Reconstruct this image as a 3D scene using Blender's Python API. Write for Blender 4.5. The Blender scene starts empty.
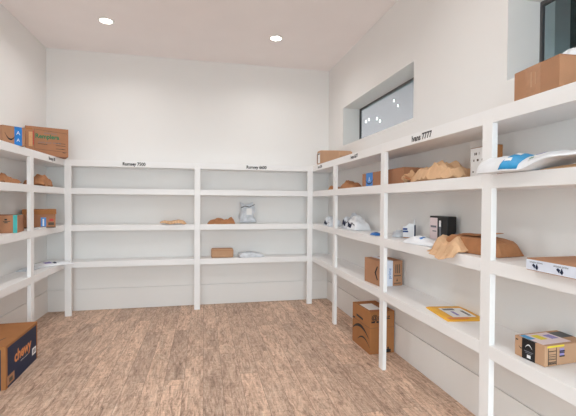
import bpy, math, random
from mathutils import Vector, noise, Matrix
sc = bpy.context.scene
col = sc.collection
PI = math.pi

# ------------------------------------------------------------------ materials
def srgb(c):
    return tuple(((v/255)/12.92 if v/255 <= .04045 else ((v/255+.055)/1.055)**2.4) for v in c) + (1,)

def mat(name, c, rough=.6, metal=0, bump=0, bscale=60, vary=0, vscale=6, emit=0, spec=.5, stretch=None):
    m = bpy.data.materials.new(name); m.use_nodes = True
    nt = m.node_tree; b = nt.nodes['Principled BSDF']
    b.inputs['Roughness'].default_value = rough; b.inputs['Metallic'].default_value = metal
    b.inputs['Specular IOR Level'].default_value = spec
    c4 = srgb(c); b.inputs['Base Color'].default_value = c4
    tc = nt.nodes.new('ShaderNodeTexCoord')
    src = tc.outputs['Object']
    if stretch:
        mp = nt.nodes.new('ShaderNodeMapping'); mp.inputs['Scale'].default_value = stretch
        nt.links.new(src, mp.inputs[0]); src = mp.outputs[0]
    if vary:
        n = nt.nodes.new('ShaderNodeTexNoise'); n.inputs['Scale'].default_value = vscale; n.inputs['Detail'].default_value = 5
        nt.links.new(src, n.inputs['Vector'])
        r = nt.nodes.new('ShaderNodeValToRGB')
        r.color_ramp.elements[0].position = .3; r.color_ramp.elements[1].position = .7
        r.color_ramp.elements[0].color = tuple(v*(1-vary) for v in c4[:3])+(1,)
        r.color_ramp.elements[1].color = tuple(min(1, v*(1+vary*.6)) for v in c4[:3])+(1,)
        nt.links.new(n.outputs['Fac'], r.inputs[0]); nt.links.new(r.outputs[0], b.inputs['Base Color'])
    if bump:
        n2 = nt.nodes.new('ShaderNodeTexNoise'); n2.inputs['Scale'].default_value = bscale; n2.inputs['Detail'].default_value = 4
        nt.links.new(src, n2.inputs['Vector'])
        bp = nt.nodes.new('ShaderNodeBump'); bp.inputs['Strength'].default_value = bump; bp.inputs['Distance'].default_value = .01
        nt.links.new(n2.outputs['Fac'], bp.inputs['Height']); nt.links.new(bp.outputs[0], b.inputs['Normal'])
    if emit:
        b.inputs['Emission Color'].default_value = (1, .95, .88, 1); b.inputs['Emission Strength'].default_value = emit
    return m

M = {}
M['wall'] = mat('wall_paint', (234, 232, 230), .75, bump=.03, bscale=90, vary=.01, vscale=2)
M['ceil'] = mat('ceiling_paint', (244, 238, 237), .9, bump=.05, bscale=120, vary=.015, vscale=3)
M['rack'] = mat('white_shelf_paint', (240, 239, 239), .42, bump=.02, bscale=40, vary=.01, vscale=4)
M['card'] = mat('cardboard', (176, 130, 98), .85, bump=.08, bscale=150, vary=.06, vscale=9)
M['card_l'] = mat('light_cardboard', (190, 150, 118), .85, bump=.08, bscale=150, vary=.06, vscale=9)
M['card_dark'] = mat('brown_cardboard', (164, 110, 64), .85, bump=.08, bscale=150, vary=.08, vscale=9)
M['card_red'] = mat('reddish_cardboard', (170, 120, 88), .85, bump=.08, bscale=150, vary=.08, vscale=9)
M['card_edge'] = mat('cardboard_edge', (214, 166, 120), .9, vary=.1, vscale=60)
M['kraft'] = mat('kraft_paper', (214, 174, 136), .75, bump=.25, bscale=45, vary=.1, vscale=12)
M['kraft_dark'] = mat('brown_kraft_paper', (172, 118, 78), .75, bump=.3, bscale=45, vary=.15, vscale=14)
M['poly'] = mat('white_poly', (232, 234, 238), .35, bump=.2, bscale=30, vary=.04, vscale=15)
M['poly_grey'] = mat('grey_white_poly', (214, 219, 226), .3, bump=.3, bscale=40, vary=.16, vscale=16)
M['paper'] = mat('white_paper', (238, 238, 238), .7, vary=.02)
M['ink'] = mat('black_ink', (28, 26, 28), .6, vary=.1)
M['ink_soft'] = mat('faded_ink', (92, 78, 66), .8, vary=.1)
M['grey_ink'] = mat('grey_ink', (120, 122, 130), .7, vary=.1)
M['letter'] = mat('dark_vinyl_letters', (52, 50, 52), .5, vary=.05)
M['navy'] = mat('navy_print', (10, 30, 66), .6, bump=.05, bscale=120, vary=.08)
M['orange'] = mat('orange_print', (226, 148, 92), .7, vary=.05)
M['black'] = mat('black_plastic', (14, 14, 15), .45, vary=.1)
M['tape_black'] = mat('black_tape', (20, 22, 28), .3, vary=.1)
M['tape_blue'] = mat('blue_tape', (32, 124, 206), .35, vary=.12, vscale=30)
M['tape_teal'] = mat('teal_tape', (20, 164, 160), .35, vary=.08, vscale=30)
M['tape_white'] = mat('white_blue_tape', (222, 228, 242), .35, vary=.04, vscale=30)
M['tape_clear'] = mat('clear_tape', (184, 138, 106), .2, vary=.1, vscale=40)
M['blue'] = mat('blue_plastic', (44, 112, 186), .4, vary=.1, vscale=30)
M['blue_dark'] = mat('dark_blue_print', (28, 66, 132), .5, vary=.1)
M['cyan'] = mat('light_blue_print', (46, 150, 204), .45, vary=.08, vscale=40)
M['green'] = mat('green_print', (38, 122, 84), .7, vary=.1)
M['red'] = mat('red_print', (196, 62, 56), .6, vary=.1)
M['yellow'] = mat('yellow_envelope', (236, 178, 62), .6, bump=.05, bscale=60, vary=.06, vscale=10)
M['yellow_print'] = mat('yellow_print', (232, 214, 60), .6, vary=.1)
M['purple'] = mat('lilac_print', (150, 140, 196), .6, vary=.1)
M['pink'] = mat('pale_pink_label', (232, 214, 216), .6, vary=.03)
M['frame'] = mat('window_frame_grey', (96, 92, 92), .45, vary=.05)
M['trimwhite'] = mat('downlight_trim', (244, 242, 238), .5, vary=.01)
M['lens'] = mat('downlight_lens', (255, 250, 240), .5, emit=14)
M['glint'] = mat('glint_glow', (255, 250, 240), .5, emit=2.2)  # glow painted in for the window glints, no real lamp
M['soffit'] = mat('exterior_soffit_paint', (158, 142, 142), .8, vary=.03)
M['extpost'] = mat('exterior_post_paint', (244, 250, 250), .6, vary=.04)
M['leaf'] = mat('dark_foliage', (92, 128, 130), .7, bump=.4, bscale=20, vary=.4, vscale=9)
M['extground'] = mat('exterior_paving', (150, 146, 142), .9, vary=.1)

def glass_mat():
    m = bpy.data.materials.new('window_glass'); m.use_nodes = True
    nt = m.node_tree; nt.nodes.clear()
    out = nt.nodes.new('ShaderNodeOutputMaterial'); mx = nt.nodes.new('ShaderNodeMixShader')
    t = nt.nodes.new('ShaderNodeBsdfTransparent'); t.inputs[0].default_value = (.86, .93, .95, 1)
    g = nt.nodes.new('ShaderNodeBsdfGlossy'); g.inputs['Roughness'].default_value = .03
    fr = nt.nodes.new('ShaderNodeFresnel'); fr.inputs[0].default_value = 1.45
    ge = nt.nodes.new('ShaderNodeNewGeometry'); mm = nt.nodes.new('ShaderNodeMath'); mm.operation = 'SUBTRACT'; mm.inputs[0].default_value = 1
    m2 = nt.nodes.new('ShaderNodeMath'); m2.operation = 'MULTIPLY'
    nt.links.new(ge.outputs['Backfacing'], mm.inputs[1]); nt.links.new(mm.outputs[0], m2.inputs[0]); nt.links.new(fr.outputs[0], m2.inputs[1])
    nt.links.new(m2.outputs[0], mx.inputs[0]); nt.links.new(t.outputs[0], mx.inputs[1]); nt.links.new(g.outputs[0], mx.inputs[2])
    nt.links.new(mx.outputs[0], out.inputs[0])
    return m
M['glass'] = glass_mat()

def floor_mat():
    m = bpy.data.materials.new('rustic_wood_planks'); m.use_nodes = True
    nt = m.node_tree; L = nt.links; b = nt.nodes['Principled BSDF']
    N = nt.nodes.new
    tc = N('ShaderNodeTexCoord')
    sep = N('ShaderNodeSeparateXYZ'); L.new(tc.outputs['Object'], sep.inputs[0])
    cmb = N('ShaderNodeCombineXYZ'); L.new(sep.outputs[1], cmb.inputs[0]); L.new(sep.outputs[0], cmb.inputs[1])
    br = N('ShaderNodeTexBrick'); L.new(cmb.outputs[0], br.inputs['Vector'])
    br.offset = .37; br.inputs['Scale'].default_value = 1
    br.inputs['Brick Width'].default_value = 1.22; br.inputs['Row Height'].default_value = .152
    br.inputs['Mortar Size'].default_value = .0012; br.inputs['Mortar Smooth'].default_value = .2
    br.inputs['Color1'].default_value = (0, 0, 0, 1); br.inputs['Color2'].default_value = (1, 1, 1, 1)
    br.inputs['Mortar'].default_value = (.2, .2, .2, 1)
    # per-plank offset so the grain breaks at plank joints
    add = N('ShaderNodeVectorMath'); add.operation = 'ADD'
    sc1 = N('ShaderNodeVectorMath'); sc1.operation = 'SCALE'; sc1.inputs['Scale'].default_value = 13
    L.new(br.outputs['Color'], sc1.inputs[0]); L.new(tc.outputs['Object'], add.inputs[0]); L.new(sc1.outputs[0], add.inputs[1])
    def nz(scale, det, rough=.6, dist=0):
        mp = N('ShaderNodeMapping'); mp.inputs['Scale'].default_value = scale; L.new(add.outputs[0], mp.inputs[0])
        n = N('ShaderNodeTexNoise'); n.inputs['Scale'].default_value = 1; n.inputs['Detail'].default_value = det
        n.inputs['Roughness'].default_value = rough; n.inputs['Distortion'].default_value = dist
        L.new(mp.outputs[0], n.inputs['Vector']); return n
    g1 = nz((30, 4.5, 1), 10, .78, 1.6); g2 = nz((9, 2.2, 1), 5, .65, 1.4); g3 = nz((38, 17, 1), 6, .75, 1.0)
    r1 = N('ShaderNodeValToRGB'); L.new(g1.outputs['Fac'], r1.inputs[0])
    e = r1.color_ramp.elements
    e[0].position = .30; e[0].color = srgb((108, 84, 70))
    e[1].position = .72; e[1].color = srgb((244, 228, 212))
    k = e.new(.46); k.color = srgb((204, 174, 153))
    k = e.new(.58); k.color = srgb((228, 203, 182))
    r2 = N('ShaderNodeValToRGB'); L.new(g2.outputs['Fac'], r2.inputs[0])
    e = r2.color_ramp.elements
    e[0].position = .32; e[0].color = (.66, .63, .61, 1); e[1].position = .55; e[1].color = (1.08, 1.06, 1.05, 1)
    mul = N('ShaderNodeMixRGB'); mul.blend_type = 'MULTIPLY'; mul.inputs[0].default_value = .8
    L.new(r1.outputs[0], mul.inputs[1]); L.new(r2.outputs[0], mul.inputs[2])
    r3 = N('ShaderNodeValToRGB'); L.new(br.outputs['Color'], r3.inputs[0])
    e = r3.color_ramp.elements
    e[0].color = (.80, .79, .79, 1); e[1].color = (1.10, 1.08, 1.06, 1)
    mul2 = N('ShaderNodeMixRGB'); mul2.blend_type = 'MULTIPLY'; mul2.inputs[0].default_value = 1
    L.new(mul.outputs[0], mul2.inputs[1]); L.new(r3.outputs[0], mul2.inputs[2])
    # saw marks and dark cracks
    r4 = N('ShaderNodeValToRGB'); L.new(g3.outputs['Fac'], r4.inputs[0])
    e = r4.color_ramp.elements; e[0].position = .36; e[0].color = (.5, .46, .44, 1); e[1].position = .47; e[1].color = (1, 1, 1, 1)
    mul3 = N('ShaderNodeMixRGB'); mul3.blend_type = 'MULTIPLY'; mul3.inputs[0].default_value = .75
    L.new(mul2.outputs[0], mul3.inputs[1]); L.new(r4.outputs[0], mul3.inputs[2])
    g4 = nz((7, 75, 1), 5, .8, .4)
    r5 = N('ShaderNodeValToRGB'); L.new(g4.outputs['Fac'], r5.inputs[0])
    e = r5.color_ramp.elements; e[0].position = .36; e[0].color = (.72, .68, .66, 1); e[1].position = .60; e[1].color = (1.10, 1.10, 1.10, 1)
    mul4 = N('ShaderNodeMixRGB'); mul4.blend_type = 'MULTIPLY'; mul4.inputs[0].default_value = .6
    L.new(mul3.outputs[0], mul4.inputs[1]); L.new(r5.outputs[0], mul4.inputs[2]); mul3 = mul4
    mort = N('ShaderNodeMixRGB'); L.new(br.outputs['Fac'], mort.inputs[0]); L.new(mul3.outputs[0], mort.inputs[1])
    mort.inputs[2].default_value = srgb((104, 78, 62))
    L.new(mort.outputs[0], b.inputs['Base Color'])
    b.inputs['Roughness'].default_value = .55; b.inputs['Specular IOR Level'].default_value = .35
    bp = N('ShaderNodeBump'); bp.inputs['Strength'].default_value = .15; bp.inputs['Distance'].default_value = .004
    L.new(g1.outputs['Fac'], bp.inputs['Height']); L.new(bp.outputs[0], b.inputs['Normal'])
    return m
M['floor'] = floor_mat()

# ------------------------------------------------------------------ helpers
class MB:
    """collects geometry, then links it as one mesh object"""
    def __init__(s): s.v = []; s.f = []
    def box(s, x0, x1, y0, y1, z0, z1):
        i = len(s.v)
        s.v += [(x0,y0,z0),(x1,y0,z0),(x1,y1,z0),(x0,y1,z0),(x0,y0,z1),(x1,y0,z1),(x1,y1,z1),(x0,y1,z1)]
        s.f += [tuple(i+k for k in q) for q in ((0,3,2,1),(4,5,6,7),(0,1,5,4),(1,2,6,5),(2,3,7,6),(3,0,4,7))]
        return s
    def prism(s, pts, O, U, V, N, t):
        """closed outline pts (u, v) extruded by t along N"""
        i = len(s.v); n = len(pts)
        for w in (0, t):
            s.v += [tuple(O + U*a + V*b + N*w) for a, b in pts]
        s.f.append(tuple(i+k for k in reversed(range(n)))); s.f.append(tuple(i+n+k for k in range(n)))
        for k in range(n):
            j = (k+1) % n; s.f.append((i+k, i+j, i+n+j, i+n+k))
        return s
    def lathe(s, prof, cx, cy, n=28):
        i = len(s.v)
        for r, z in prof:
            for k in range(n):
                a = 2*PI*k/n; s.v.append((cx+r*math.cos(a), cy+r*math.sin(a), z))
        for j in range(len(prof)-1):
            for k in range(n):
                k2 = (k+1) % n
                s.f.append((i+j*n+k, i+j*n+k2, i+(j+1)*n+k2, i+(j+1)*n+k))
        s.f.append(tuple(i+k for k in range(n))); s.f.append(tuple(i+(len(prof)-1)*n+k for k in range(n)))
        return s
    def build(s, name, m, parent=None, bevel=0, smooth=False, origin=(0,0,0)):
        me = bpy.data.meshes.new(name)
        o0 = Vector(origin)
        me.from_pydata([tuple(Vector(v)-o0) for v in s.v], [], s.f)
        me.materials.append(m if not isinstance(m, str) else M[m])
        import bmesh
        bm = bmesh.new(); bm.from_mesh(me); bmesh.ops.recalc_face_normals(bm, faces=bm.faces); bm.to_mesh(me); bm.free()
        if smooth:
            for p in me.polygons: p.use_smooth = True
        ob = bpy.data.objects.new(name, me); col.objects.link(ob)
        if parent: ob.parent = parent
        else: ob.location = o0
        if bevel:
            b = ob.modifiers.new('bevel', 'BEVEL'); b.width = bevel; b.segments = 2; b.limit_method = 'ANGLE'
        return ob

def tag(o, label=None, cat=None, group=None, kind=None):
    if label: o['label'] = label
    if cat: o['category'] = cat
    if group: o['group'] = group
    if kind: o['kind'] = kind
    return o
def struct(o, label=None, cat=None):
    return tag(o, label, cat, None, 'structure')
def empty(name, loc, rz=0):
    o = bpy.data.objects.new(name, None); col.objects.link(o); o.location = loc; o.rotation_euler = (0, 0, rz)
    o.empty_display_size = .1
    return o

def text_mesh(name, s, m, parent, O, U, V, N, h, align='CENTER', bold=0.0, extr=.0006, stretch=1.0):
    """lettering of cap height ~h lying on the plane O,U,V"""
    cu = bpy.data.curves.new(name, 'FONT'); cu.body = s; cu.size = h*1.42; cu.align_x = align; cu.align_y = 'CENTER'
    cu.extrude = 0; cu.offset = bold; cu.resolution_u = 3
    to = bpy.data.objects.new(name+'_curve', cu); col.objects.link(to)
    dg = bpy.context.evaluated_depsgraph_get(); dg.update()
    me = bpy.data.meshes.new_from_object(to.evaluated_get(dg))
    bpy.data.objects.remove(to); bpy.data.curves.remove(cu)
    me.name = name
    for v in me.vertices:
        p = v.co.copy(); v.co = O + U*(p.x*stretch) + V*p.y + N*extr
    me.materials.clear(); me.materials.append(M[m])
    ob = bpy.data.objects.new(name, me); col.objects.link(ob); ob.parent = parent
    return ob

# ------------------------------------------------------------------ measures
XLW, XRW, YB, YF, H = -1.983, 1.83, 5.5, -2.4, 3.41
XL, XR, YR = -1.69, 1.511, 5.235           # front planes of the racks
ZS = [(.608, .681), (1.07, 1.143), (1.532, 1.605), (1.883, 1.96)]
PW, PT = .0755, .034
S1, S2, S3, TOP = 1.605, 1.143, .681, 1.96
X = Vector((1,0,0)); Y = Vector((0,1,0)); Z = Vector((0,0,1))

# ------------------------------------------------------------------ room shell
struct(MB().box(XLW-.15, XRW+.35, YF-.15, YB+.15, -.1, 0).build('floor', 'floor'), 'rustic brown wood plank floor of the parcel room', 'floor')
struct(MB().box(XLW-.15, XRW+.35, YF-.15, YB+.15, H, H+.1).build('ceiling', 'ceil'), 'plain off-white ceiling with recessed lights', 'ceiling')
struct(MB().box(XLW-.15, XRW+.35, YB, YB+.15, 0, H).build('wall_back', 'wall'), 'plain white back wall', 'wall')
struct(MB().box(XLW-.15, XLW, YF, YB, 0, H).build('wall_left', 'wall'), 'plain white left wall', 'wall')
WIN = [(3.12, 4.90), (.255, 2.035)]; WZ0, WZ1 = 2.21, 2.718
w = MB(); x0, x1 = XRW, XRW+.27
w.box(x0, x1, YF, YB, 0, WZ0).box(x0, x1, YF, YB, WZ1, H)
w.box(x0, x1, 4.90, YB, WZ0, WZ1).box(x0, x1, 2.035, 3.12, WZ0, WZ1).box(x0, x1, YF, .255, WZ0, WZ1)
struct(w.build('wall_right', 'wall'), 'white right wall with two high deep-set windows', 'wall')
# wall behind the camera: unseen glazed opening added for soft frontal daylight
w = MB().box(XLW, -1.35, YF-.15, YF, 0, H).box(1.35, XRW, YF-.15, YF, 0, H).box(-1.35, 1.35, YF-.15, YF, 2.75, H)
struct(w.build('wall_front', 'wall'), 'white wall with a glazed opening added for fill light', 'wall')
d = empty('fill_opening_1', (0, YF-.1, 0)); struct(d, 'wide grey-framed glazed opening, added unseen to let in fill daylight', 'fill_opening')
fb = MB()
for a, b in ((-1.35, -1.28), (-.035, .035), (1.28, 1.35)): fb.box(a, b, -.03, .03, 0, 2.75)
fb.box(-1.35, 1.35, -.03, .03, 2.68, 2.75).box(-1.35, 1.35, -.03, .03, 0, .08)
struct(fb.build('fill_opening_frame', 'frame', d)); struct(MB().box(-1.28, 1.28, -.004, .004, .08, 2.68).build('fill_opening_pane', 'glass', d))

for n, (a, b) in enumerate(WIN):
    xg = 2.066
    r = empty('window_%d' % (n+1), (xg, (a+b)/2, WZ0))
    struct(r, ['long high window with grey frame nearer the back wall', 'long high window with grey frame at the right edge'][n], 'window')
    hh = WZ1-WZ0; hl = (b-a)/2; t = .026
    f = MB().box(0, .03, -hl, hl, 0, .01).box(0, .03, -hl, hl, hh-t, hh).box(0, .03, -hl, -hl+.01, .01, hh-t).box(0, .03, hl-.01, hl, .01, hh-t)
    struct(f.build('window_frame', 'frame', r, bevel=.002))
    struct(MB().box(.012, .018, -hl+.01, hl-.01, .01, hh-t).build('window_pane', 'glass', r))

# panelled boards low on the walls, with a groove between them
for side, args in (('back', (XLW, XRW, YB-.014, YB)), ('left', (XLW, XLW+.014, YF, YB-.014)), ('right', (XRW-.014, XRW, YF, YB-.014))):
    struct(MB().box(*args, 0, .279).build('baseboard_'+side, 'wall', bevel=.002), 'tall white board at the foot of the %s wall' % side, 'baseboard')
for n, args in enumerate(((XLW, XRW, YB-.014, YB), (XLW, XLW+.014, YF, YB-.014), (XRW-.014, XRW, YF, YB-.014))):
    struct(MB().box(*args, .289, .60).build('trim_%d' % (n+1), 'wall', bevel=.002), 'white wall board under the lowest %s shelf' % ('back', 'left', 'right')[n], 'trim')

# outside the windows
struct(MB().box(2.105, 9, -2.4, 26, 3.50, 3.54).build('roof_eave', 'soffit'), 'grey covered patio ceiling outside the high windows', 'roof')
struct(MB().box(-12, 20, -14, 30, -.3, -.15).build('ground', 'extground'), 'paving outside', 'ground')
struct(MB().box(2.96, 3.12, 2.76, 3.10, -.15, 3.50).build('exterior_pillar', 'extpost'), 'pale post outside the near window', 'pillar')
struct(MB().box(2.11, 5.2, -2.55, -2.4, -.15, 3.50).box(5.05, 5.2, -2.4, 1.0, -.15, 3.50).build('sky_block_wall', 'soffit'), 'unseen grey wall added outside to block sky glow at the windows', 'wall')  # added out of view to keep sky light off the window reveals
hd = MB()
rnd = random.Random(3)
for k in range(16):
    tall = k < 8  # the low clumps are unseen, added to cut sky light at the windows
    cx, cy, cz, rr = (3.95+rnd.random()*.3, 1.5+k*.36, 2.0+rnd.random()*.5, .6+rnd.random()*.15) if tall else (4.6+rnd.random()*.3, 4.8+(k-8)*.9, 1.0+rnd.random()*.4, .7+rnd.random()*.2)
    i = len(hd.v); nu, nv = 16, 9
    for a in range(nv+1):
        th = PI*a/nv
        for b in range(nu):
            ph = 2*PI*b/nu
            p = Vector((math.sin(th)*math.cos(ph), math.sin(th)*math.sin(ph), math.cos(th)))
            q = rr*(1+.3*noise.noise(p*3+Vector((k, 0, 0))))
            hd.v.append((cx+p.x*q, cy+p.y*q, min(3.45, max(cz+p.z*q*(2.6 if tall else 1.7), -.14))))
    for a in range(nv):
        for b in range(nu):
            b2 = (b+1) % nu; hd.f.append((i+a*nu+b, i+a*nu+b2, i+(a+1)*nu+b2, i+(a+1)*nu+b))
tag(hd.build('hedge', 'leaf'), 'dark green trees outside the window at the right edge, plus unseen clumps added to block sky light', 'hedge', kind='stuff')
sl = empty('glass_glints', (4.0, 8.5, 3.50)); tag(sl, 'cluster of small glowing specks standing in for glints on the far high window', 'glints')

# ------------------------------------------------------------------ racks
def strip(fr, s0, s1, z0, z1, d0, d1):
    """box given in rack coordinates: s along the front, d from the front plane towards the wall"""
    if fr == 'back':  return (s0, s1, YR+d0, YR+d1, z0, z1)
    if fr == 'right': return (XR+d0, XR+d1, s0, s1, z0, z1)
    return (XL-d1, XL-d0, s0, s1, z0, z1)
def rack(fr, loc, depth, posts, a, b, label):
    r = empty('shelving_unit', loc); tag(r, label, 'shelving')
    for p in posts:
        MB().box(*strip(fr, p-PW, p, 0, TOP, 0, PT)).build('post', 'rack', r, bevel=.002, origin=loc)
    ps = sorted(posts)
    for k, (z0, z1) in enumerate(ZS):
        s = MB().box(*strip(fr, a, b, z0, z1-.0005, PT+.001, depth)).build('top_shelf' if k == 3 else 'shelf', 'rack', r, origin=loc)
        e = MB(); prev = a
        for p in ps:
            if p-PW > prev+.01: e.box(*strip(fr, prev, p-PW, z0, z1, 0, PT+.001))
            prev = p
        if b > prev+.01: e.box(*strip(fr, prev, b, z0, z1, 0, PT+.001))
        e.build('shelf_edge', 'rack', s, origin=loc, bevel=.0012)
    return r
RB = rack('back', (0, YR, 0), YB-YR-.001, [XL+PW, -.1214+PW, XR], XL, XR, 'white built-in shelving along the back wall')
RR = rack('right', (XR, 2.4, 0), XRW-XR-.001, [4.361, 3.101, 1.851, .601, -.65+PW], -.65, YR, 'white built-in shelving along the right wall below the windows')
RL = rack('left', (XL, 2.4, 0), XL-XLW-.001, [4.362, 3.10, 1.85, .60, -.65+PW], -.65, YR, 'white built-in shelving along the left wall')
# corner shelves: the side racks run into the corners behind the back rack
for r, x0, x1 in ((RR, XR+.001, XRW-.001), (RL, XLW+.001, XL-.001)):
    for k, (z0, z1) in enumerate(ZS):
        o = MB().box(x0, x1, YR, YB-.001, z0, z1-.0005).build('corner_shelf', 'rack', r, origin=tuple(r.location))
def rack_text(r, s, O, U, N, h=.034, st=1.0):
    text_mesh('lettering', s, 'letter', r, Vector(O)-r.location, U, Z, N, h, extr=.001, bold=.0022, stretch=st*.9)['label'] = 'dark lettering'
rack_text(RB, 'Rumsey 7500', (-.876, YR, 1.921), X, -Y, .040)
rack_text(RB, 'Rumsey 6600', (.706, YR, 1.921), X, -Y, .040)
rack_text(RR, 'Ivans 7777', (XR, 2.465, 1.92), -Y, -X, .042, 1.12)
rack_text(RR, 'Ivans 6677', (XR, 3.71, 1.922), -Y, -X, .034)
rack_text(RR, 'Ivans 5500', (XR, 4.90, 1.922), -Y, -X, .034)
rack_text(RL, 'Ramsay 80', (XL, 4.84, 1.921), Y, X, .034)
rack_text(RL, 'Ramsay 70', (XL, 3.60, 1.921), Y, X, .034)

# ------------------------------------------------------------------ recessed lights
def downlight(x, y, label):
    r = empty('recessed_light', (x, y, H)); tag(r, label, 'ceiling light')
    MB().lathe([(.062, -.001), (.085, -.001), (.083, -.006), (.064, -.009), (.062, -.004)], 0, 0, 32).build('trim_ring', 'trimwhite', r, smooth=False)
    MB().lathe([(.0615, -.0005), (.0615, -.004), (.001, -.005)], 0, 0, 32).build('lens', 'lens', r)
    la = bpy.data.lights.new('downlight_lamp', 'AREA'); la.shape = 'DISK'; la.size = .12; la.energy = 6.5; la.color = (1, .995, .985)
    la.spread = math.radians(150); lo = bpy.data.objects.new('downlight_lamp', la); col.objects.link(lo); lo.location = (x, y, H-.012)
downlight(-1.044, 4.525, 'round recessed ceiling light nearer the left wall')
downlight(.837, 4.534, 'round recessed ceiling light nearer the right wall')
for y, en in ((2.2, 11), (-.1, 5)):  # extra unseen lamps without fixtures, added to fill the room with light
    for x in (-1.044, .837):
        la = bpy.data.lights.new('downlight_lamp', 'AREA'); la.shape = 'DISK'; la.size = .12; la.energy = en*(1.25 if x < 0 else .5); la.color = (1, .995, .985)
        la.spread = math.radians(150); lo = bpy.data.objects.new('downlight_lamp', la); col.objects.link(lo); lo.location = (x, y, H-.012)

# ------------------------------------------------------------------ parcels
class Box:
    """cardboard carton: w along local x, d along local y, h up; near corner given, turned by rz"""
    def __init__(s, name, near, rz, w, d, h, m, label, cat='box', group=None, near_is='right', top='flaps', bevel=.0025, body='carton'):
        z = near[2]
        c, sn = math.cos(rz), math.sin(rz)
        lx = (-w/2, w/2)[near_is == 'right']      # near_is: which lower front corner 'near' is
        ly = -d/2
        cx = near[0] - (lx*c - ly*sn); cy = near[1] - (lx*sn + ly*c)
        s.r = empty(name, (cx, cy, z+.0006), rz); s.w, s.d, s.h = w, d, h
        tag(s.r, label, cat, group)
        tz = .003 if top == 'flaps' else 0
        MB().box(-w/2, w/2, -d/2, d/2, 0, h-tz).build(body, m, s.r, bevel=bevel)
        if top == 'flaps':       # two closed flaps meeting along the long side
            g = .0012
            if w >= d:
                MB().box(-w/2, w/2, -d/2, -g, h-tz, h).build('flap', m, s.r, bevel=.001)
                MB().box(-w/2, w/2, g, d/2, h-tz, h).build('flap', m, s.r, bevel=.001)
            else:
                MB().box(-w/2, -g, -d/2, d/2, h-tz, h).build('flap', m, s.r, bevel=.001)
                MB().box(g, w/2, -d/2, d/2, h-tz, h).build('flap', m, s.r, bevel=.001)
    def frame(s, face):
        w, d, h = s.w, s.d, s.h
        return {'front': (Vector((-w/2,-d/2,0)), X, Z, -Y, w, h), 'left': (Vector((-w/2,d/2,0)), -Y, Z, -X, d, h),
                'right': (Vector((w/2,-d/2,0)), Y, Z, X, d, h), 'top': (Vector((-w/2,-d/2,h)), X, Y, Z, w, d)}[face]
    def decal(s, face, u0, u1, v0, v1, name, m, t=.0008, lift=0, label=None):
        O, U, V, N, a, b = s.frame(face)
        o = MB().prism([(u0*a, v0*b), (u1*a, v0*b), (u1*a, v1*b), (u0*a, v1*b)], O+N*lift, U, V, N, t).build(name, m, s.r)
        if label: o['label'] = label
        return o
    def poly(s, face, polys, name, m, t=.0008, lift=0, label=None):
        O, U, V, N, a, b = s.frame(face)
        if len(polys) > 1 and name != 'barcode':
            one = name[:-1] if name.endswith('s') else name
            for pts in polys:
                o = MB().prism([(u*a, v*b) for u, v in pts], O+N*lift, U, V, N, t).build(one, m, s.r)
            return o
        q = MB()
        for pts in polys: q.prism([(u*a, v*b) for u, v in pts], O+N*lift, U, V, N, t)
        o = q.build(name, m, s.r)
        if label: o['label'] = label
        return o
    def text(s, face, u, v, body, m, h, name='printing', align='CENTER', st=1, lift=.0012, bold=0, rot=0):
        O, U, V, N, a, b = s.frame(face)
        if rot: U, V = V, -U
        OO, UU, VV, NN, a, b = s.frame(face)
        return text_mesh(name, body, m, s.r, OO+UU*(u*a)+VV*(v*b), U, V, N, h, align, bold, lift, st)

def smile_pts(cx, cy, w, sag, th, n=12, asp=1.0):
    """crescent stroke of a curved arrow, as an outline in face fractions"""
    up, lo = [], []
    for k in range(n+1):
        t = k/n; x = cx-w/2+w*t; y = cy-sag*(1-(2*t-1)**2)
        tk = th*(.35+.65*math.sin(PI*min(1, t*1.05)))
        up.append((x, y+tk/2)); lo.append((x, y-tk/2))
    return lo+up[::-1]
def bars(u0, u1, v0, v1, n, seed=1, vertical=False):
    r = random.Random(seed); out = []; ts = sorted(r.random() for _ in range(2*n))
    for k in range(n):
        a, b = ts[2*k], min(ts[2*k]+.4/n, ts[2*k+1])
        b = max(b, a+.08/n)
        if vertical: out.append([(u0, v0+(v1-v0)*a), (u1, v0+(v1-v0)*a), (u1, v0+(v1-v0)*b), (u0, v0+(v1-v0)*b)])
        else: out.append([(u0+(u1-u0)*a, v0), (u0+(u1-u0)*b, v0), (u0+(u1-u0)*b, v1), (u0+(u1-u0)*a, v1)])
    return out

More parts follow.
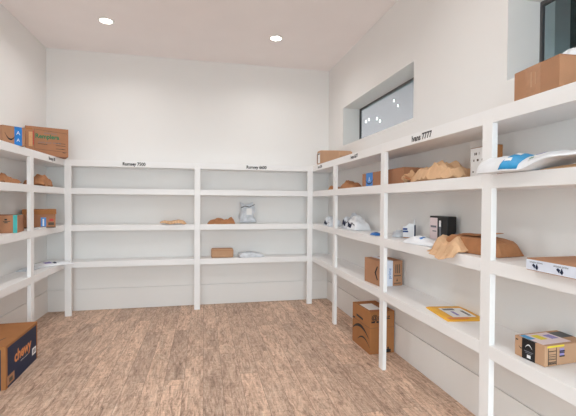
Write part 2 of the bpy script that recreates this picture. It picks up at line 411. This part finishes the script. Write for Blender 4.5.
def soft(name, c, rz, L, W, Hh, m, parent=None, seed=1, crumple=.15, nx=44, ny=26, power=3, edge=.04, facet=False, lift=.35, bulge=None, warp=None, smooth=True, jag=0.0, thin=.002, taper=None, pt=None):
    """closed crumpled bag or padded parcel: flat underneath, creased on top"""
    if not smooth: nx, ny, crumple = max(14, int(L/.022)), max(8, int(W/.022)), crumple*1.25
    rn = Vector((seed*7.31, seed*3.17, seed*1.7))
    b = MB(); top = []; bot = []
    for j in range(ny+1):
        for i in range(nx+1):
            s = -1+2*i/nx; t = -1+2*j/ny
            e = 1+edge*noise.noise(Vector((s*2.5, t*2.5, 0))+rn)
            sx = s; ty = t
            if jag:
                sx += jag*(abs(s)**4)*noise.noise(Vector((t*5, 3, s))+rn); ty += jag*(abs(t)**4)*noise.noise(Vector((s*5, 8, t))+rn)
            wy = taper(s) if taper else 1
            x = sx*L/2*e; y = ty*W/2*e*wy
            f = max(0, 1-abs(s)**power)**.5*max(0, 1-abs(t)**(pt or power))**.5
            if bulge: f *= bulge(s, t)
            p = Vector((x, y, 0))
            q = p*11+rn; q = q+Vector((noise.noise(q*.7), noise.noise(q*.7+Vector((9, 2, 1))), 0))*.9
            d1 = noise.voronoi(q)[0]; cr = min(1, (d1[1]-d1[0])*2.2)          # 0 on a crease line, 1 inside a facet
            d2 = noise.voronoi(p*27+rn*2)[0]; cr2 = min(1, (d2[1]-d2[0])*2.2)
            big = noise.noise(p*7+rn*3)
            z = f*Hh*max(.12, 1-.55*crumple+crumple*(1.1*big+.55*cr+.22*cr2))
            edge_lift = (1-f)*Hh*crumple*lift*max(0, noise.noise(p*18+rn*3)+.1)
            zt, zb = max(thin, z+thin+edge_lift), max(0, edge_lift*.9)
            if warp:
                q1 = warp(x, y, zt, s, t); q0 = warp(x, y, zb, s, t)
            else: q1 = (x, y, zt); q0 = (x, y, zb)
            top.append(q1); bot.append(q0)
    b.v = top+bot; n = len(top); R = nx+1
    for j in range(ny):
        for i in range(nx):
            a = j*R+i
            b.f.append((a, a+1, a+R+1, a+R)); b.f.append((n+a, n+a+R, n+a+R+1, n+a+1))
    for i in range(nx):
        b.f.append((i, n+i, n+i+1, i+1)); a = ny*R+i; b.f.append((a, a+1, n+a+1, n+a))
    for j in range(ny):
        a = j*R; b.f.append((a, a+R, n+a+R, n+a)); a = j*R+nx; b.f.append((a, n+a, n+a+R, a+R))
    o = b.build(name, m, parent, smooth=smooth)
    if parent is None: o.location = c; o.rotation_euler = (0, 0, rz)
    else:
        o.location = c; o.rotation_euler = (0, 0, rz)
    if parent is None: o.location.z += .0015
    GR[o.name] = (nx, ny)
    return o

GR = {}
def patch(name, m, parent, surf, s0, s1, t0, t1, L, W, skew=0, lift=.0015, n=10, label=None):
    """label lying on the top of a soft parcel (samples its upper surface)"""
    vs = [v.co for v in surf.data.vertices]; nx, ny = GR[surf.name]
    def at(s, t):
        a = max(0, min(nx-1e-4, (s+1)/2*nx)); c = max(0, min(ny-1e-4, (t+1)/2*ny)); i, j = int(a), int(c); fa, fc = a-i, c-j
        q = lambda i, j: vs[j*(nx+1)+i]
        p = (q(i, j)*(1-fa)+q(i+1, j)*fa)*(1-fc)+(q(i, j+1)*(1-fa)+q(i+1, j+1)*fa)*fc
        e1 = q(i+1, j)-q(i, j); e2 = q(i, j+1)-q(i, j); nn = e1.cross(e2).normalized()
        return p, nn
    b = MB(); lo = []; hi = []
    for j in range(n+1):
        for i in range(n+1):
            t = t0+(t1-t0)*j/n; s = s0+(s1-s0)*i/n+skew*(t-t0)
            p, nn = at(s, t)
            hi.append(tuple(p+nn*(lift+.001))); lo.append(tuple(p+nn*lift))
    b.v = hi+lo; k = len(hi); R = n+1
    for j in range(n):
        for i in range(n):
            a = j*R+i; b.f.append((a, a+1, a+R+1, a+R)); b.f.append((k+a, k+a+R, k+a+R+1, k+a+1))
    for i in range(n):
        b.f.append((i, k+i, k+i+1, i+1)); a = n*R+i; b.f.append((a, a+1, k+a+1, k+a))
        a = i*R; b.f.append((a, a+R, k+a+R, k+a)); a = i*R+n; b.f.append((a, k+a, k+a+R, a+R))
    o = b.build(name, m, parent, smooth=True)
    if label: o['label'] = label
    return o
# glowing specks added outside the far window in place of glints on its glass
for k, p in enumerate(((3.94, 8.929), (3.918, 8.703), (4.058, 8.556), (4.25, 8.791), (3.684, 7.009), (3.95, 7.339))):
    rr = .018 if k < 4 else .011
    MB().lathe([(.004, .06), (rr*.5, .05), (rr*.9, .0), (rr, -rr), (rr*.7, -rr*1.8), (.004, -rr*2.2)], p[0]-4.0, p[1]-8.5, 10).build('glint', 'glint', sl, smooth=True).location.z = -.03

# ---- top of the left rack
b = Box('cardboard_box', (-1.565, 4.985, TOP), math.radians(23.8), .42, .26, .325, 'card_red', 'large printed brown box with green lettering on top of the left shelving by the corner', near_is='right')
b.decal('front', .075, .16, .30, .80, 'shipping_label', 'card_edge')
b.poly('front', [[(.20,.22),(.205,.22),(.205,.9),(.20,.9)], [(.20,.90),(.97,.83),(.97,.84),(.20,.91)], [(.21,.22),(.97,.16),(.97,.17),(.21,.23)]], 'printed_border', 'ink_soft')
b.decal('front', .17, .19, .35, .85, 'red_stripe', 'red')
b.decal('front', .02, .15, .88, .93, 'tape', 'card_dark')
b.text('front', .22, .67, 'Remplera', 'green', .05, align='LEFT', st=.85, bold=.002)
b.text('front', .42, .80, 'with love', 'grey_ink', .024, align='LEFT')
b.text('front', .28, .47, 'share your thanks', 'grey_ink', .022, align='LEFT')
b.poly('front', [[(.70,y0),(.93,y0-.01),(.93,y0+.01),(.70,y0+.02)] for y0 in (.46,.38,.26)] + [[(.28,.4),(.5,.39),(.5,.41),(.28,.42)]], 'print_lines', 'ink_soft')
b.poly('front', [[(.84,.26),(.90,.25),(.90,.27),(.84,.28)], [(.86,.14),(.93,.13),(.93,.15),(.86,.16)]], 'printed_marks', 'ink')

b = Box('cardboard_box', (-1.785, 3.95, TOP), math.radians(48), .19, .17, .172, 'card', 'small brown box with blue tape on top of the left shelving at the left edge', near_is='left')
b.decal('front', .52, .86, 0, 1.0, 'tape', 'tape_blue')
b.decal('top', .52, .86, 0, 1.0, 'tape', 'tape_blue')
b.poly('front', [smile_pts(.36, .62, .5, .34, .09)], 'printed_smile', 'ink')
b.text('front', .69, .66, 'A', 'paper', .035, lift=.002); b.text('front', .69, .28, 'A', 'paper', .03, lift=.002)
b.poly('front', [[(.02,.02),(.32,.02),(.32,.1),(.02,.1)]], 'printed_strip', 'blue_dark')

# ---- left rack, upper shelf
def sbag(name, label, cat, *a, group=None, **k):
    o = soft(name, *a, **k); tag(o, label, cat, group); return o
sbag('kraft_bag', 'dark brown crumpled paper bag lying on the upper left shelf at the left edge', 'bag', (-1.835, 4.05, S1), math.radians(86), .46, .18, .075, 'kraft_dark', seed=3, crumple=.38, lift=1, taper=lambda s: .85-.25*abs(s), smooth=False)
sbag('kraft_bag', 'brown crumpled paper bag on the upper left shelf nearest the corner', 'bag', (-1.80, 4.82, S1), math.radians(96), .56, .22, .115, 'kraft_dark', seed=6, crumple=.38, lift=1, taper=lambda s: .92-.4*max(0, s), bulge=lambda s, t: 1-.45*max(0, s), smooth=False)

# ---- left rack, middle shelf
b = Box('cardboard_box', (-1.696, 4.03, S2), math.radians(13), .205, .30, .165, 'card_red', 'brown box with a teal tape stripe on the middle left shelf', near_is='right')
b.decal('front', .82, .98, 0, 1, 'tape', 'tape_teal'); b.decal('top', .82, .98, 0, 1, 'tape', 'tape_teal')
b.poly('front', [[(.45,.62),(.72,.64),(.72,.69),(.45,.67)], [(.5,.55),(.62,.56),(.62,.62),(.5,.61)]], 'printing', 'ink_soft')
b.poly('front', [[(.0,.40),(.2,.40),(.2,.46),(.0,.46)], [(.5,.72),(.6,.72),(.6,.8),(.5,.8)]], 'printed_marks', 'ink')
r = empty('lidded_box', (-1.81, 4.84, S2+.001), math.radians(20)); tag(r, 'reddish brown box with a darker lid and a blue label on the middle left shelf', 'box')
MB().box(-.155, .145, -.14, .14, 0, .15).build('box_body', 'card_red', r, bevel=.003)
MB().box(-.165, .152, -.147, .147, .15, .205).build('lid', 'card_dark', r, bevel=.003)
MB().box(.005, .055, -.1415, -.14, .015, .115).build('label', 'tape_blue', r)
MB().box(.022, .036, -.1422, -.1415, .02, .10).build('label_print', 'paper', r)
MB().box(.085, .125, -.1415, -.14, .075, .10).build('printing', 'red', r)
MB().box(.075, .13, -.1415, -.14, .03, .06).build('printing', 'ink_soft', r)
MB().box(-.155, .145, -.1412, -.14, .0, .012).build('bottom_seam', 'ink_soft', r)
b = Box('envelope', (-1.70, 4.52, S2+.0008), math.radians(90), .18, .075, .010, 'paper', 'thin white envelope in front of the lidded box on the middle left shelf', 'envelope', near_is='left', top=None, bevel=.001, body='paper_body')
b.poly('top', bars(.3, .8, .2, .6, 4, 5), 'printing', 'grey_ink')

# ---- left rack, lower shelf
def flatstack(name, label, cat, c, rz, w, d, n, th, mats, seed=1, group=None):
    r = empty(name, c, rz); tag(r, label, cat, group); rn = random.Random(seed); z = 0
    return r
m1 = sbag('mailer', 'white plastic mailer on the lower left shelf sticking out past the corner post', 'mailer', (-1.755, 5.035, S3), math.radians(38), .42, .20, .035, 'poly', seed=8, crumple=.25)
patch('printed_label', 'purple', m1, m1, -.45, -.1, -.6, .3, .42, .20)
patch('printing', 'navy', m1, m1, -.05, .10, -.75, -.2, .42, .20)
m2 = sbag('mailer', 'grey white mailer lying nearer the wall on the lower left shelf', 'mailer', (-1.88, 4.72, S3), math.radians(85), .22, .15, .022, 'poly_grey', seed=12, crumple=.25)

# ---- back rack, middle shelf
def drape(x, y, z, s, t):
    return (x, y, z)
sbag('kraft_mailer', 'flat brown paper bag hanging over the middle back shelf edge', 'bag', (-.40, YR+.07, S2), math.radians(5), .31, .22, .04, 'kraft', seed=14, crumple=.4, smooth=False, jag=.25,
     warp=lambda x, y, z, s, t: (x, y, z+.018*abs(math.sin(2.5*s+.6))))
k = sbag('kraft_bag', 'flattened dark brown paper bag with a folded up corner on the middle back shelf', 'bag', (.235, YR+.11, S2), 0, .37, .20, .075, 'kraft_dark', seed=17, crumple=.35, smooth=False,
     warp=lambda x, y, z, s, t: (x, y, z*(1+.9*max(0, (s-.45))*2*(1-max(0, s-.75)*3.5))))
p = sbag('plastic_bag', 'standing crinkled clear white plastic bag on the middle back shelf', 'bag', (.60, YR+.14, S2+.142), 0, .21, .26, .07, 'poly_grey', seed=21, crumple=.4,
     warp=lambda x, y, z, s, t: (x*(1-.12*t)+.012*math.sin(t*5), -z+.03, y+(.035*s*s*abs(t) if t > 0 else 0)-(0 if t > -1 else 0)))
MB().box(-.02, .055, -.052, -.050, -.02, .07).build('label', 'paper', p)
MB().prism([(-.095, .085), (-.04, .108), (.02, .095), (.10, .13), (.095, .118), (.02, .083), (-.04, .096), (-.09, .073)], Vector((0, -.043, 0)), X, Z, -Y, .003).build('tear_strip', 'frame', p)
# ---- back rack, lower shelf
b = Box('kraft_parcel', (.40, YR+.045, S3), math.radians(-1), .30, .17, .118, 'card_l', 'small brown parcel on the lower back shelf', 'parcel', near_is='right', top=None, bevel=.018, body='wrapped_body')
b.decal('front', .0, 1, .83, .86, 'fold_seam', 'card_dark', t=.001)
m3 = sbag('mailer', 'white bubble mailer on the lower back shelf beside the small brown parcel', 'mailer', (.645, YR+.12, S3), math.radians(4), .34, .22, .055, 'poly_grey', seed=25, crumple=.35, power=6,
     warp=lambda x, y, z, s, t: (x, y, z+.02*max(0, abs(s)-.6)))

# ---- right rack, top
# tapered wrapped parcel by the corner
r = empty('tapered_parcel', (1.55, 4.60, TOP+.0005)); tag(r, 'tapered brown parcel with white end label on top of right shelving by the corner', 'parcel')
prof = [(.50, 0), (.50, .175), (.47, .19), (.35, .188), (.1, .155), (-.2, .115), (-.33, .098), (-.37, .085), (-.39, .055), (-.385, .015), (-.37, 0)]
MB().prism([(a, c) for a, c in prof], Vector((-.02, 0, 0)), Y, Z, X, .17).build('wrapped_body', 'card_l', r, bevel=.012)
MB().box(-.0215, .0, .502, .503, .02, .15).build('end_fold', 'card_dark', r)
MB().box(-.022, -.0205, .36, .47, .02, .155).build('label', 'paper', r)
MB().box(-.0228, -.022, .452, .466, .02, .155).build('label_border', 'ink', r)
MB().box(-.0228, -.022, .37, .44, .135, .15).build('label_border', 'ink', r)

b = Box('cardboard_box', (1.508, 1.38, TOP), math.radians(-4), .30, .27, .142, 'card', 'large plain brown box on top of the right shelving below the near window', near_is='left')
b.decal('left', .28, .62, .0, 1.0, 'tape', 'tape_clear')
b.decal('left', .40, .43, .3, .8, 'tape_wrinkle', 'card_l', lift=.001); b.decal('left', .50, .52, .35, .75, 'tape_wrinkle', 'card_l', lift=.001)
b.decal('front', 0, 1, .0, .03, 'bottom_seam', 'card_dark', t=.001)
m4 = sbag('mailer', 'white plastic mailer lying on the large box below the near window', 'mailer', (1.69, 1.385, TOP+.1430), math.radians(5), .22, .18, .05, 'poly', seed=31, crumple=.35, jag=.3)

# ---- right rack, upper shelf
sbag('kraft_bag', 'small flat reddish brown paper bag on the upper right shelf nearest the corner', 'bag', (1.655, 4.75, S1), math.radians(80), .30, .18, .055, 'kraft_dark', seed=35, crumple=.3, smooth=False, taper=lambda s: .8-.3*s)
sbag('kraft_bag', 'small brown crumpled paper bag in the second upper right bay from the corner', 'bag', (1.655, 4.16, S1), math.radians(95), .44, .20, .10, 'kraft_dark', seed=38, crumple=.32, smooth=False, taper=lambda s: .85-.35*abs(s), bulge=lambda s, t: 1-.5*abs(s))
b = Box('cardboard_box', (1.585, 2.84, S1), 0, .19, .83, .135, 'card_red', 'long low brown box with blue tape behind the third post, upper right shelf', near_is='left')
b.decal('left', .115, .30, 0, 1, 'tape', 'tape_blue', t=.001); b.decal('top', 0, 1, .70, .885, 'tape', 'tape_blue')
b.text('left', .21, .5, 'A', 'paper', .05, lift=.0018); 
b.poly('left', [smile_pts(.21, .5, .22, .3, .10)], 'printed_smile', 'navy', lift=.0012)
k = sbag('kraft_bag', 'large light brown crumpled paper bag on the upper right shelf', 'bag', (1.645, 2.47, S1+.005), math.radians(-90), .58, .21, .118, 'kraft', seed=41, crumple=.42, lift=1.2, smooth=False, nx=60, power=5,
     taper=lambda s: .72+.28*min(1, (s+1)), bulge=lambda s, t: .55+.45*min(1, (s+1)*.8))
soft('open_mouth_flap', (-.265, -.02, .045), math.radians(8), .13, .17, .010, 'kraft', parent=k, seed=101, crumple=.5, smooth=False, thin=.003, jag=.3,
     warp=lambda x, y, z, s, t: (x, y, z+.03*s*s*s+.02*math.sin(t*4)))
soft('lower_mouth_flap', (-.262, -.04, .012), math.radians(-10), .12, .13, .010, 'kraft_dark', parent=k, seed=103, crumple=.5, smooth=False, thin=.003, jag=.3,
     warp=lambda x, y, z, s, t: (x, y, z+.012*(1-s)+.008*math.sin(t*5)))
# labelled box behind the fourth post
b = Box('printed_box', (1.672, 1.955, S1), 0, .066, .20, .195, 'card_dark', 'small brown box with white printed side and red mark, half hidden by the fourth post', near_is='left')
b.decal('left', .02, .98, .02, .98, 'label', 'paper', t=.001)
b.poly('left', bars(.15, .85, .55, .62, 5, 3)+bars(.15, .8, .75, .83, 4, 4)+bars(.1, .9, .2, .24, 6, 5), 'label_print', 'ink_soft', lift=.0012)
b.decal('front', .0, .6, .25, .55, 'red_mark', 'red')
# big white mailer overhanging the edge
def wm(x, y, z, s, t):
    sag = .012*max(0, -t-.3)
    return (x, y, z+.015+.02*s*0-.0*sag)
m5 = sbag('mailer', 'large white plastic mailer with a wide blue label on the upper right shelf', 'mailer', (1.585, 1.40, S1+.001), math.radians(-80), .84, .25, .094, 'poly', seed=46, crumple=.14, nx=60, ny=40, power=6, pt=1.8,
     taper=lambda s: 1-.92*max(0, -s-.55)/.45, bulge=lambda s, t: 1-.72*min(1, max(0, s+.5)/.55),
     warp=lambda x, y, z, s, t: (x, y-.07*max(0, -s-.5)/.5, z+.045*min(1, max(0, s+.34)/.32)))
patch('blue_label', 'cyan', m5, m5, -.60, -.38, -.99, .45, .84, .25, skew=.17, n=22)
patch('label_print', 'paper', m5, m5, -.55, -.48, -.85, -.68, .84, .25, lift=.004)
patch('label_print', 'paper', m5, m5, -.49, -.42, -.50, -.30, .84, .25, lift=.004)
patch('address_label', 'paper', m5, m5, -.26, -.05, -.9, .1, .84, .25, lift=.002)
patch('address_line', 'purple', m5, m5, -.22, -.12, -.62, -.5, .84, .25, lift=.004)
patch('green_mark', 'green', m5, m5, -.25, -.20, -.85, -.8, .84, .25, lift=.004)
sbag('kraft_mailer', 'flat brown paper mailer at the right edge under the large white mailer', 'mailer', (1.64, 1.22, S1), math.radians(-90), .54, .22, .020, 'kraft', seed=49, crumple=.1, smooth=False)

# ---- right rack, middle shelf
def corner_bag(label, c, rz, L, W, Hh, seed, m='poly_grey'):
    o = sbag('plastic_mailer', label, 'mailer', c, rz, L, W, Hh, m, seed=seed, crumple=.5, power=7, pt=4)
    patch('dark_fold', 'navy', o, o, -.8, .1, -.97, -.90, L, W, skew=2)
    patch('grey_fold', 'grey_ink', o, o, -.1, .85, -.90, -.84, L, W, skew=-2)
    return o
corner_bag('white plastic mailer with dark folds in the corner bay of the middle right shelf', (1.63, 4.70, S2), math.radians(-95), .30, .18, .095, 52)
corner_bag('tall crumpled grey white mailer just right of the second post on the middle right shelf', (1.70, 4.22, S2), math.radians(-88), .20, .19, .15, 55)
o = corner_bag('white mailer with a dark right edge, second bay of the middle right shelf', (1.68, 3.98, S2), math.radians(-92), .25, .19, .125, 58, 'poly')
f = sbag('blue_pouch', 'small flat blue pouch on the middle right shelf beside the third post', 'pouch', (1.583, 3.33, S2), math.radians(88), .13, .075, .022, 'blue', seed=61, crumple=.2)
patch('pouch_print', 'blue_dark', f, f, -.3, .3, -.4, .3, .13, .075)
sbag('plastic_bag', 'small crumpled white plastic bag just right of the third post on the middle right shelf', 'bag', (1.735, 3.16, S2), math.radians(60), .16, .13, .06, 'poly_grey', seed=64, crumple=.4)
r = empty('standing_pouch', (1.745, 3.02, S2), math.radians(-35)); tag(r, 'upright white pouch with a dark blue label on the middle right shelf', 'pouch')
pts = [(-.05, 0), (.05, 0), (.052, .10), (.045, .17), (.036, .125), (.0, .13), (-.03, .10), (-.05, .105)]
MB().prism(pts, Vector((0, .03, 0)), X, Z, -Y, .06).build('pouch_body', 'poly', r, bevel=.008)
MB().box(-.049, -.005, -.032, -.0305, .052, .066).build('label', 'blue_dark', r); MB().box(-.049, -.012, -.032, -.0305, .072, .088).build('label', 'blue_dark', r)
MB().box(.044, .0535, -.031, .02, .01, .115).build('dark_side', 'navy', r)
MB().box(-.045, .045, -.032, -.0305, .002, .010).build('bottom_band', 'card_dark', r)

r = empty('black_box', (1.75, 2.55, S2+.0006), math.radians(0)); tag(r, 'open black box with a white label standing on the middle right shelf against the wall', 'box')
w_, d_, h_ = .075, .22, .208
q = MB().box(-w_/2, w_/2, -d_/2, d_/2, 0, h_)
q.build('case', 'black', r, bevel=.003)
MB().box(-w_/2-.001, -w_/2, .01, .105, .012, h_-.014).build('label', 'pink', r)
MB().box(-w_/2-.002, -w_/2-.001, .022, .095, .12, .135).build('label_print', 'grey_ink', r)
MB().box(-w_/2-.002, -w_/2-.001, .022, .07, .09, .097).build('label_print', 'grey_ink', r)
MB().box(-w_/2-.001, -w_/2, -.035, -.012, .03, h_-.03).build('grey_strip', 'grey_ink', r)
MB().box(-w_/2-.002, -w_/2-.001, -.035, -.012, .13, .175).build('sticker', 'paper', r)
MB().prism([(-.035, .0), (.035, .065), (.035, .095), (-.035, .02)], Vector((0, -d_/2, 0)), X, Z, -Y, .0012).build('diagonal_print', 'grey_ink', r)

m6 = sbag('mailer', 'white plastic mailer with blue print lying in front of the black box', 'mailer', (1.60, 2.53, S2), math.radians(-78), .34, .16, .05, 'poly', seed=70, crumple=.3)
patch('blue_print', 'tape_blue', m6, m6, -.05, .12, -.7, -.3, .34, .16)
# brown torn package behind the fourth post, with a loose flap hanging over the shelf edge
r = empty('torn_package', (1.655, 2.08, S2), math.radians(0)); tag(r, 'opened brown padded package with torn flap over the middle right shelf edge', 'package')
sb = soft('package_body', (.02, -.02, 0.0015), math.radians(-80), .43, .20, .10, 'kraft_dark', parent=r, seed=74, crumple=.08, nx=40, power=9, smooth=False, bulge=lambda s, t: 1-.12*max(0, s)**2)
fl = soft('torn_flap', (-.085, .09, .05), math.radians(-93), .27, .20, .010, 'kraft', parent=r, seed=77, crumple=.5, jag=.5, smooth=False, thin=.003,
     warp=lambda x, y, z, s, t: (x, y, max(-.042, z-.055*max(0, -t)-.05*max(0, s-.2)+.02*math.sin(s*5+t*3)+.02) if t > -.62 else z-.045-.16*(-t-.62)*(1-abs(s)*.6)))
fl2 = soft('raised_flap', (.02, -.02, .105), math.radians(-80), .26, .08, .010, 'kraft_dark', parent=r, seed=79, crumple=.3, smooth=False, thin=.003,
     warp=lambda x, y, z, s, t: (x, y, z+.022*max(0, s)))

b = Box('flat_box', (1.468, 1.497, S2), math.radians(-90), .60, .33, .056, 'card', 'flat brown box sealed with white patterned tape hanging over the middle right shelf edge', near_is='left', top=None)
b.decal('front', 0, 1, .06, .90, 'tape', 'tape_white')
for k in range(5):
    u = .055+k*.205
    b.text('front', u+.035, .72, 'amazon prime', 'ink', .0085, lift=.0015)
    b.poly('front', [[(u, .46), (u+.012, .60), (u+.03, .46), (u+.022, .22)], [(u+.042, .62), (u+.055, .32), (u+.045, .12), (u+.028, .28)]], 'printed_mark', 'navy', lift=.001)
# ---- right rack, lower shelf
b = Box('cardboard_box', (1.572, 3.215, S3), math.radians(5), .235, .29, .232, 'card', 'brown box with white tape strip behind third post, lower right shelf', near_is='left')
b.poly('left', [[(.66,.5),(.82,.78),(.86,.74),(.74,.5),(.86,.24),(.82,.20)]], 'printed_arrow', 'ink')
b.decal('front', .30, .56, 0, 1, 'tape', 'tape_white'); b.decal('top', .30, .56, 0, 1, 'tape', 'tape_white')
b.text('front', .43, .5, 'prime', 'blue', .03, rot=1, lift=.0016)
b.poly('front', [[(.17,.60),(.27,.60),(.27,.85),(.17,.85)], [(.17,.2),(.27,.2),(.27,.32),(.17,.32)]], 'printing', 'ink')
b.poly('front', [[(.68,.5),(.72,.5),(.72,.85),(.68,.85)],[(.76,.5),(.80,.5),(.80,.85),(.76,.85)],[(.84,.5),(.88,.5),(.88,.85),(.84,.85)],[(.62,.38),(.93,.38),(.93,.42),(.62,.42)],[(.62,.08),(.93,.08),(.93,.12),(.62,.12)],[(.72,.18),(.76,.3),(.80,.18)]], 'printed_symbols', 'ink_soft')

r = empty('padded_envelope', (1.70, 2.33, S3), 0); tag(r, 'yellow padded envelope with a white address label on the lower right shelf', 'envelope')
env = soft('envelope_body', (0, 0, 0), math.radians(-98), .33, .265, .012, 'yellow', parent=r, seed=90, crumple=.1, power=14, edge=.0)
env['label'] = 'yellow paper body'
A = Matrix.Rotation(math.radians(-98), 3, 'Z')
def on_env(x0, x1, y0, y1, z, nm, m):
    MB().prism([(x0, y0), (x1, y0), (x1, y1), (x0, y1)], Vector((0, 0, z)), A@X, A@Y, Z, .0008).build(nm, m, r)
on_env(-.085, .125, -.075, .085, .0165, 'address_label', 'paper')
on_env(-.07, -.03, -.06, .02, .0178, 'label_print', 'grey_ink'); on_env(-.015, .10, .045, .065, .0178, 'label_print', 'grey_ink')
on_env(.0, .09, -.03, -.01, .0178, 'label_print', 'purple')
on_env(.128, .160, -.12, .02, .0155, 'return_print', 'orange')

b = Box('cardboard_box', (1.565, 1.483, S3), math.radians(4), .30, .165, .098, 'card_l', 'brown box with black tape and a barcode at right edge of lower right shelf', near_is='left')
b.decal('left', .26, .70, 0, 1, 'tape', 'tape_black', t=.001); b.decal('top', .0, .30, .30, .74, 'tape', 'tape_black', t=.001)
b.decal('top', .62, 1.0, .42, .86, 'tape', 'tape_black', t=.001)
b.decal('top', .03, .62, .10, .90, 'shipping_label', 'pink', t=.001, lift=.001)
b.decal('top', .20, .34, .42, .78, 'yellow_print', 'yellow_print', lift=.0022); b.decal('top', .42, .56, .40, .72, 'label_print', 'purple', lift=.0022)
b.decal('top', .03, .14, .52, .88, 'label_print', 'cyan', lift=.0022)
b.poly('left', [smile_pts(.49, .60, .22, -.16, .06)], 'printed_smile', 'paper', lift=.0014)
b.decal('left', .44, .56, .10, .26, 'printed_badge', 'paper', lift=.0014)
b.poly('left', [[(.34,.40),(.64,.40),(.64,.44),(.34,.44)],[(.38,.33),(.60,.33),(.60,.36),(.38,.36)]], 'tape_lettering', 'grey_ink', lift=.0014)
b.poly('left', [[(.04,.80),(.12,.80),(.12,.86),(.04,.86)], smile_pts(.22, .55, .14, .1, .05)], 'printed_smile', 'ink')
b.poly('front', bars(.07, .24, .06, .84, 9, 7, vertical=True)+[[(.07,.04),(.08,.04),(.08,.88),(.07,.88)],[(.235,.04),(.245,.04),(.245,.88),(.235,.88)]], 'barcode', 'ink')
b.poly('front', [[(.31,.44),(.40,.44),(.40,.82),(.31,.82)]], 'printed_panel', 'purple')
b.poly('front', bars(.30, .41, .4, .9, 3, 9, vertical=True), 'barcode', 'ink', lift=.001)
b.decal('front', .05, .40, .90, .985, 'yellow_print', 'yellow_print')

# ---- on the floor
b = Box('cardboard_box', (1.546, 3.365, .0), math.radians(2), .258, .40, .405, 'card_dark', 'large brown box with a printed curved arrow on the floor behind the third post', near_is='left')
b.poly('left', [smile_pts(.48, .36, .90, -.17, .075, 16), smile_pts(.66, .16, .66, -.14, .04, 16)], 'printed_smile', 'ink')
b.poly('left', [[(.25,.72),(.62,.70),(.62,.75),(.25,.77)], [(.04,.62),(.16,.62),(.16,.66),(.04,.66)]], 'printing', 'ink')
b.decal('left', .0, 1, .618, .626, 'edge_line', 'ink_soft')
b.decal('top', .02, .98, .47, .53, 'tape', 'tape_clear'); b.decal('top', .10, .62, .18, .72, 'shipping_label', 'paper', lift=.001)
b.text('front', .06, .865, '@amaz', 'ink', .045, align='LEFT', bold=.001)
b.poly('front', [[(.06,.74),(.20,.74),(.20,.78),(.06,.78)],[(.26,.74),(.36,.74),(.36,.78),(.26,.78)],[(.66,.02),(.86,.02),(.86,.10),(.66,.10)],[(.72,.10),(.78,.10),(.78,.15),(.72,.15)]], 'printing', 'ink')
b.decal('front', 0, 1, .618, .624, 'edge_line', 'ink_soft')

b = Box('shipping_carton', (-1.470, 3.285, .0), math.radians(2), .44, .63, .335, 'card_dark', 'large brown and navy pet supply carton on the floor by the left shelving', near_is='right')
b.decal('right', .055, .955, .0, .93, 'navy_panel', 'navy', t=.001)
b.decal('front', .0, .93, .0, .93, 'navy_panel', 'navy', t=.001)
b.text('right', .50, .56, 'chewy', 'orange', .09, lift=.0018, bold=.004)
b.text('right', .54, .36, 'pet food & supplies', 'paper', .013, lift=.0018)
b.decal('right', .03, .235, .06, .27, 'corner_label', 'card', t=.001, lift=.0012); b.decal('right', .09, .18, .11, .20, 'corner_print', 'ink_soft', lift=.0024)
b.decal('right', .80, .94, .20, .38, 'white_badge', 'paper', t=.001, lift=.0012)
b.poly('right', [[(.83,.24),(.85,.24),(.85,.34),(.83,.34)],[(.88,.24),(.91,.24),(.91,.34),(.88,.34)]], 'badge_print', 'navy', lift=.0024)
b.poly('top', [[(.70,.10),(.72,.10),(.82,.34),(.80,.34)]], 'tape_seam', 'ink_soft')


# ------------------------------------------------------------------ daylight, camera, view
wd = bpy.data.worlds.new('sky'); sc.world = wd; wd.use_nodes = True
bg = wd.node_tree.nodes['Background']; bg.inputs[0].default_value = (.93, .965, 1, 1); bg.inputs[1].default_value = 10.8
po = bpy.data.lights.new('fill_opening_portal', 'AREA'); po.shape = 'RECTANGLE'; po.size = 2.6; po.size_y = 2.6; po.cycles.is_portal = True  # guides sky light through the added opening
pb = bpy.data.objects.new('fill_opening_portal', po); col.objects.link(pb); pb.location = (0, YF-.06, 1.38); pb.rotation_euler = (PI/2, 0, 0)

cam = bpy.data.cameras.new('camera'); cam.sensor_width = 36; cam.sensor_fit = 'HORIZONTAL'; cam.lens = 382.62/576*36
cam.clip_start = .05
co = bpy.data.objects.new('camera', cam); col.objects.link(co)
yaw, pit, rol = .2167, .0158, .0068
F = Vector((math.sin(yaw)*math.cos(pit), math.cos(yaw)*math.cos(pit), -math.sin(pit)))
R = Vector((math.cos(yaw), -math.sin(yaw), 0)); U = R.cross(F)
R2 = R*math.cos(rol)+U*math.sin(rol); U2 = -R*math.sin(rol)+U*math.cos(rol)
mtx = Matrix((R2, U2, -F)).transposed().to_4x4(); mtx.translation = Vector((0, 0, 1.45))
co.matrix_world = mtx
sc.camera = co
sc.view_settings.view_transform = 'Standard'; sc.view_settings.look = 'None'; sc.view_settings.gamma = 1
sc.view_settings.use_curve_mapping = False; sc.view_settings.exposure = .07
sc.cycles.use_denoising = True; sc.cycles.max_bounces = 12; sc.cycles.diffuse_bounces = 8; sc.cycles.transparent_max_bounces = 12
sc.cycles.sample_clamp_indirect = 6
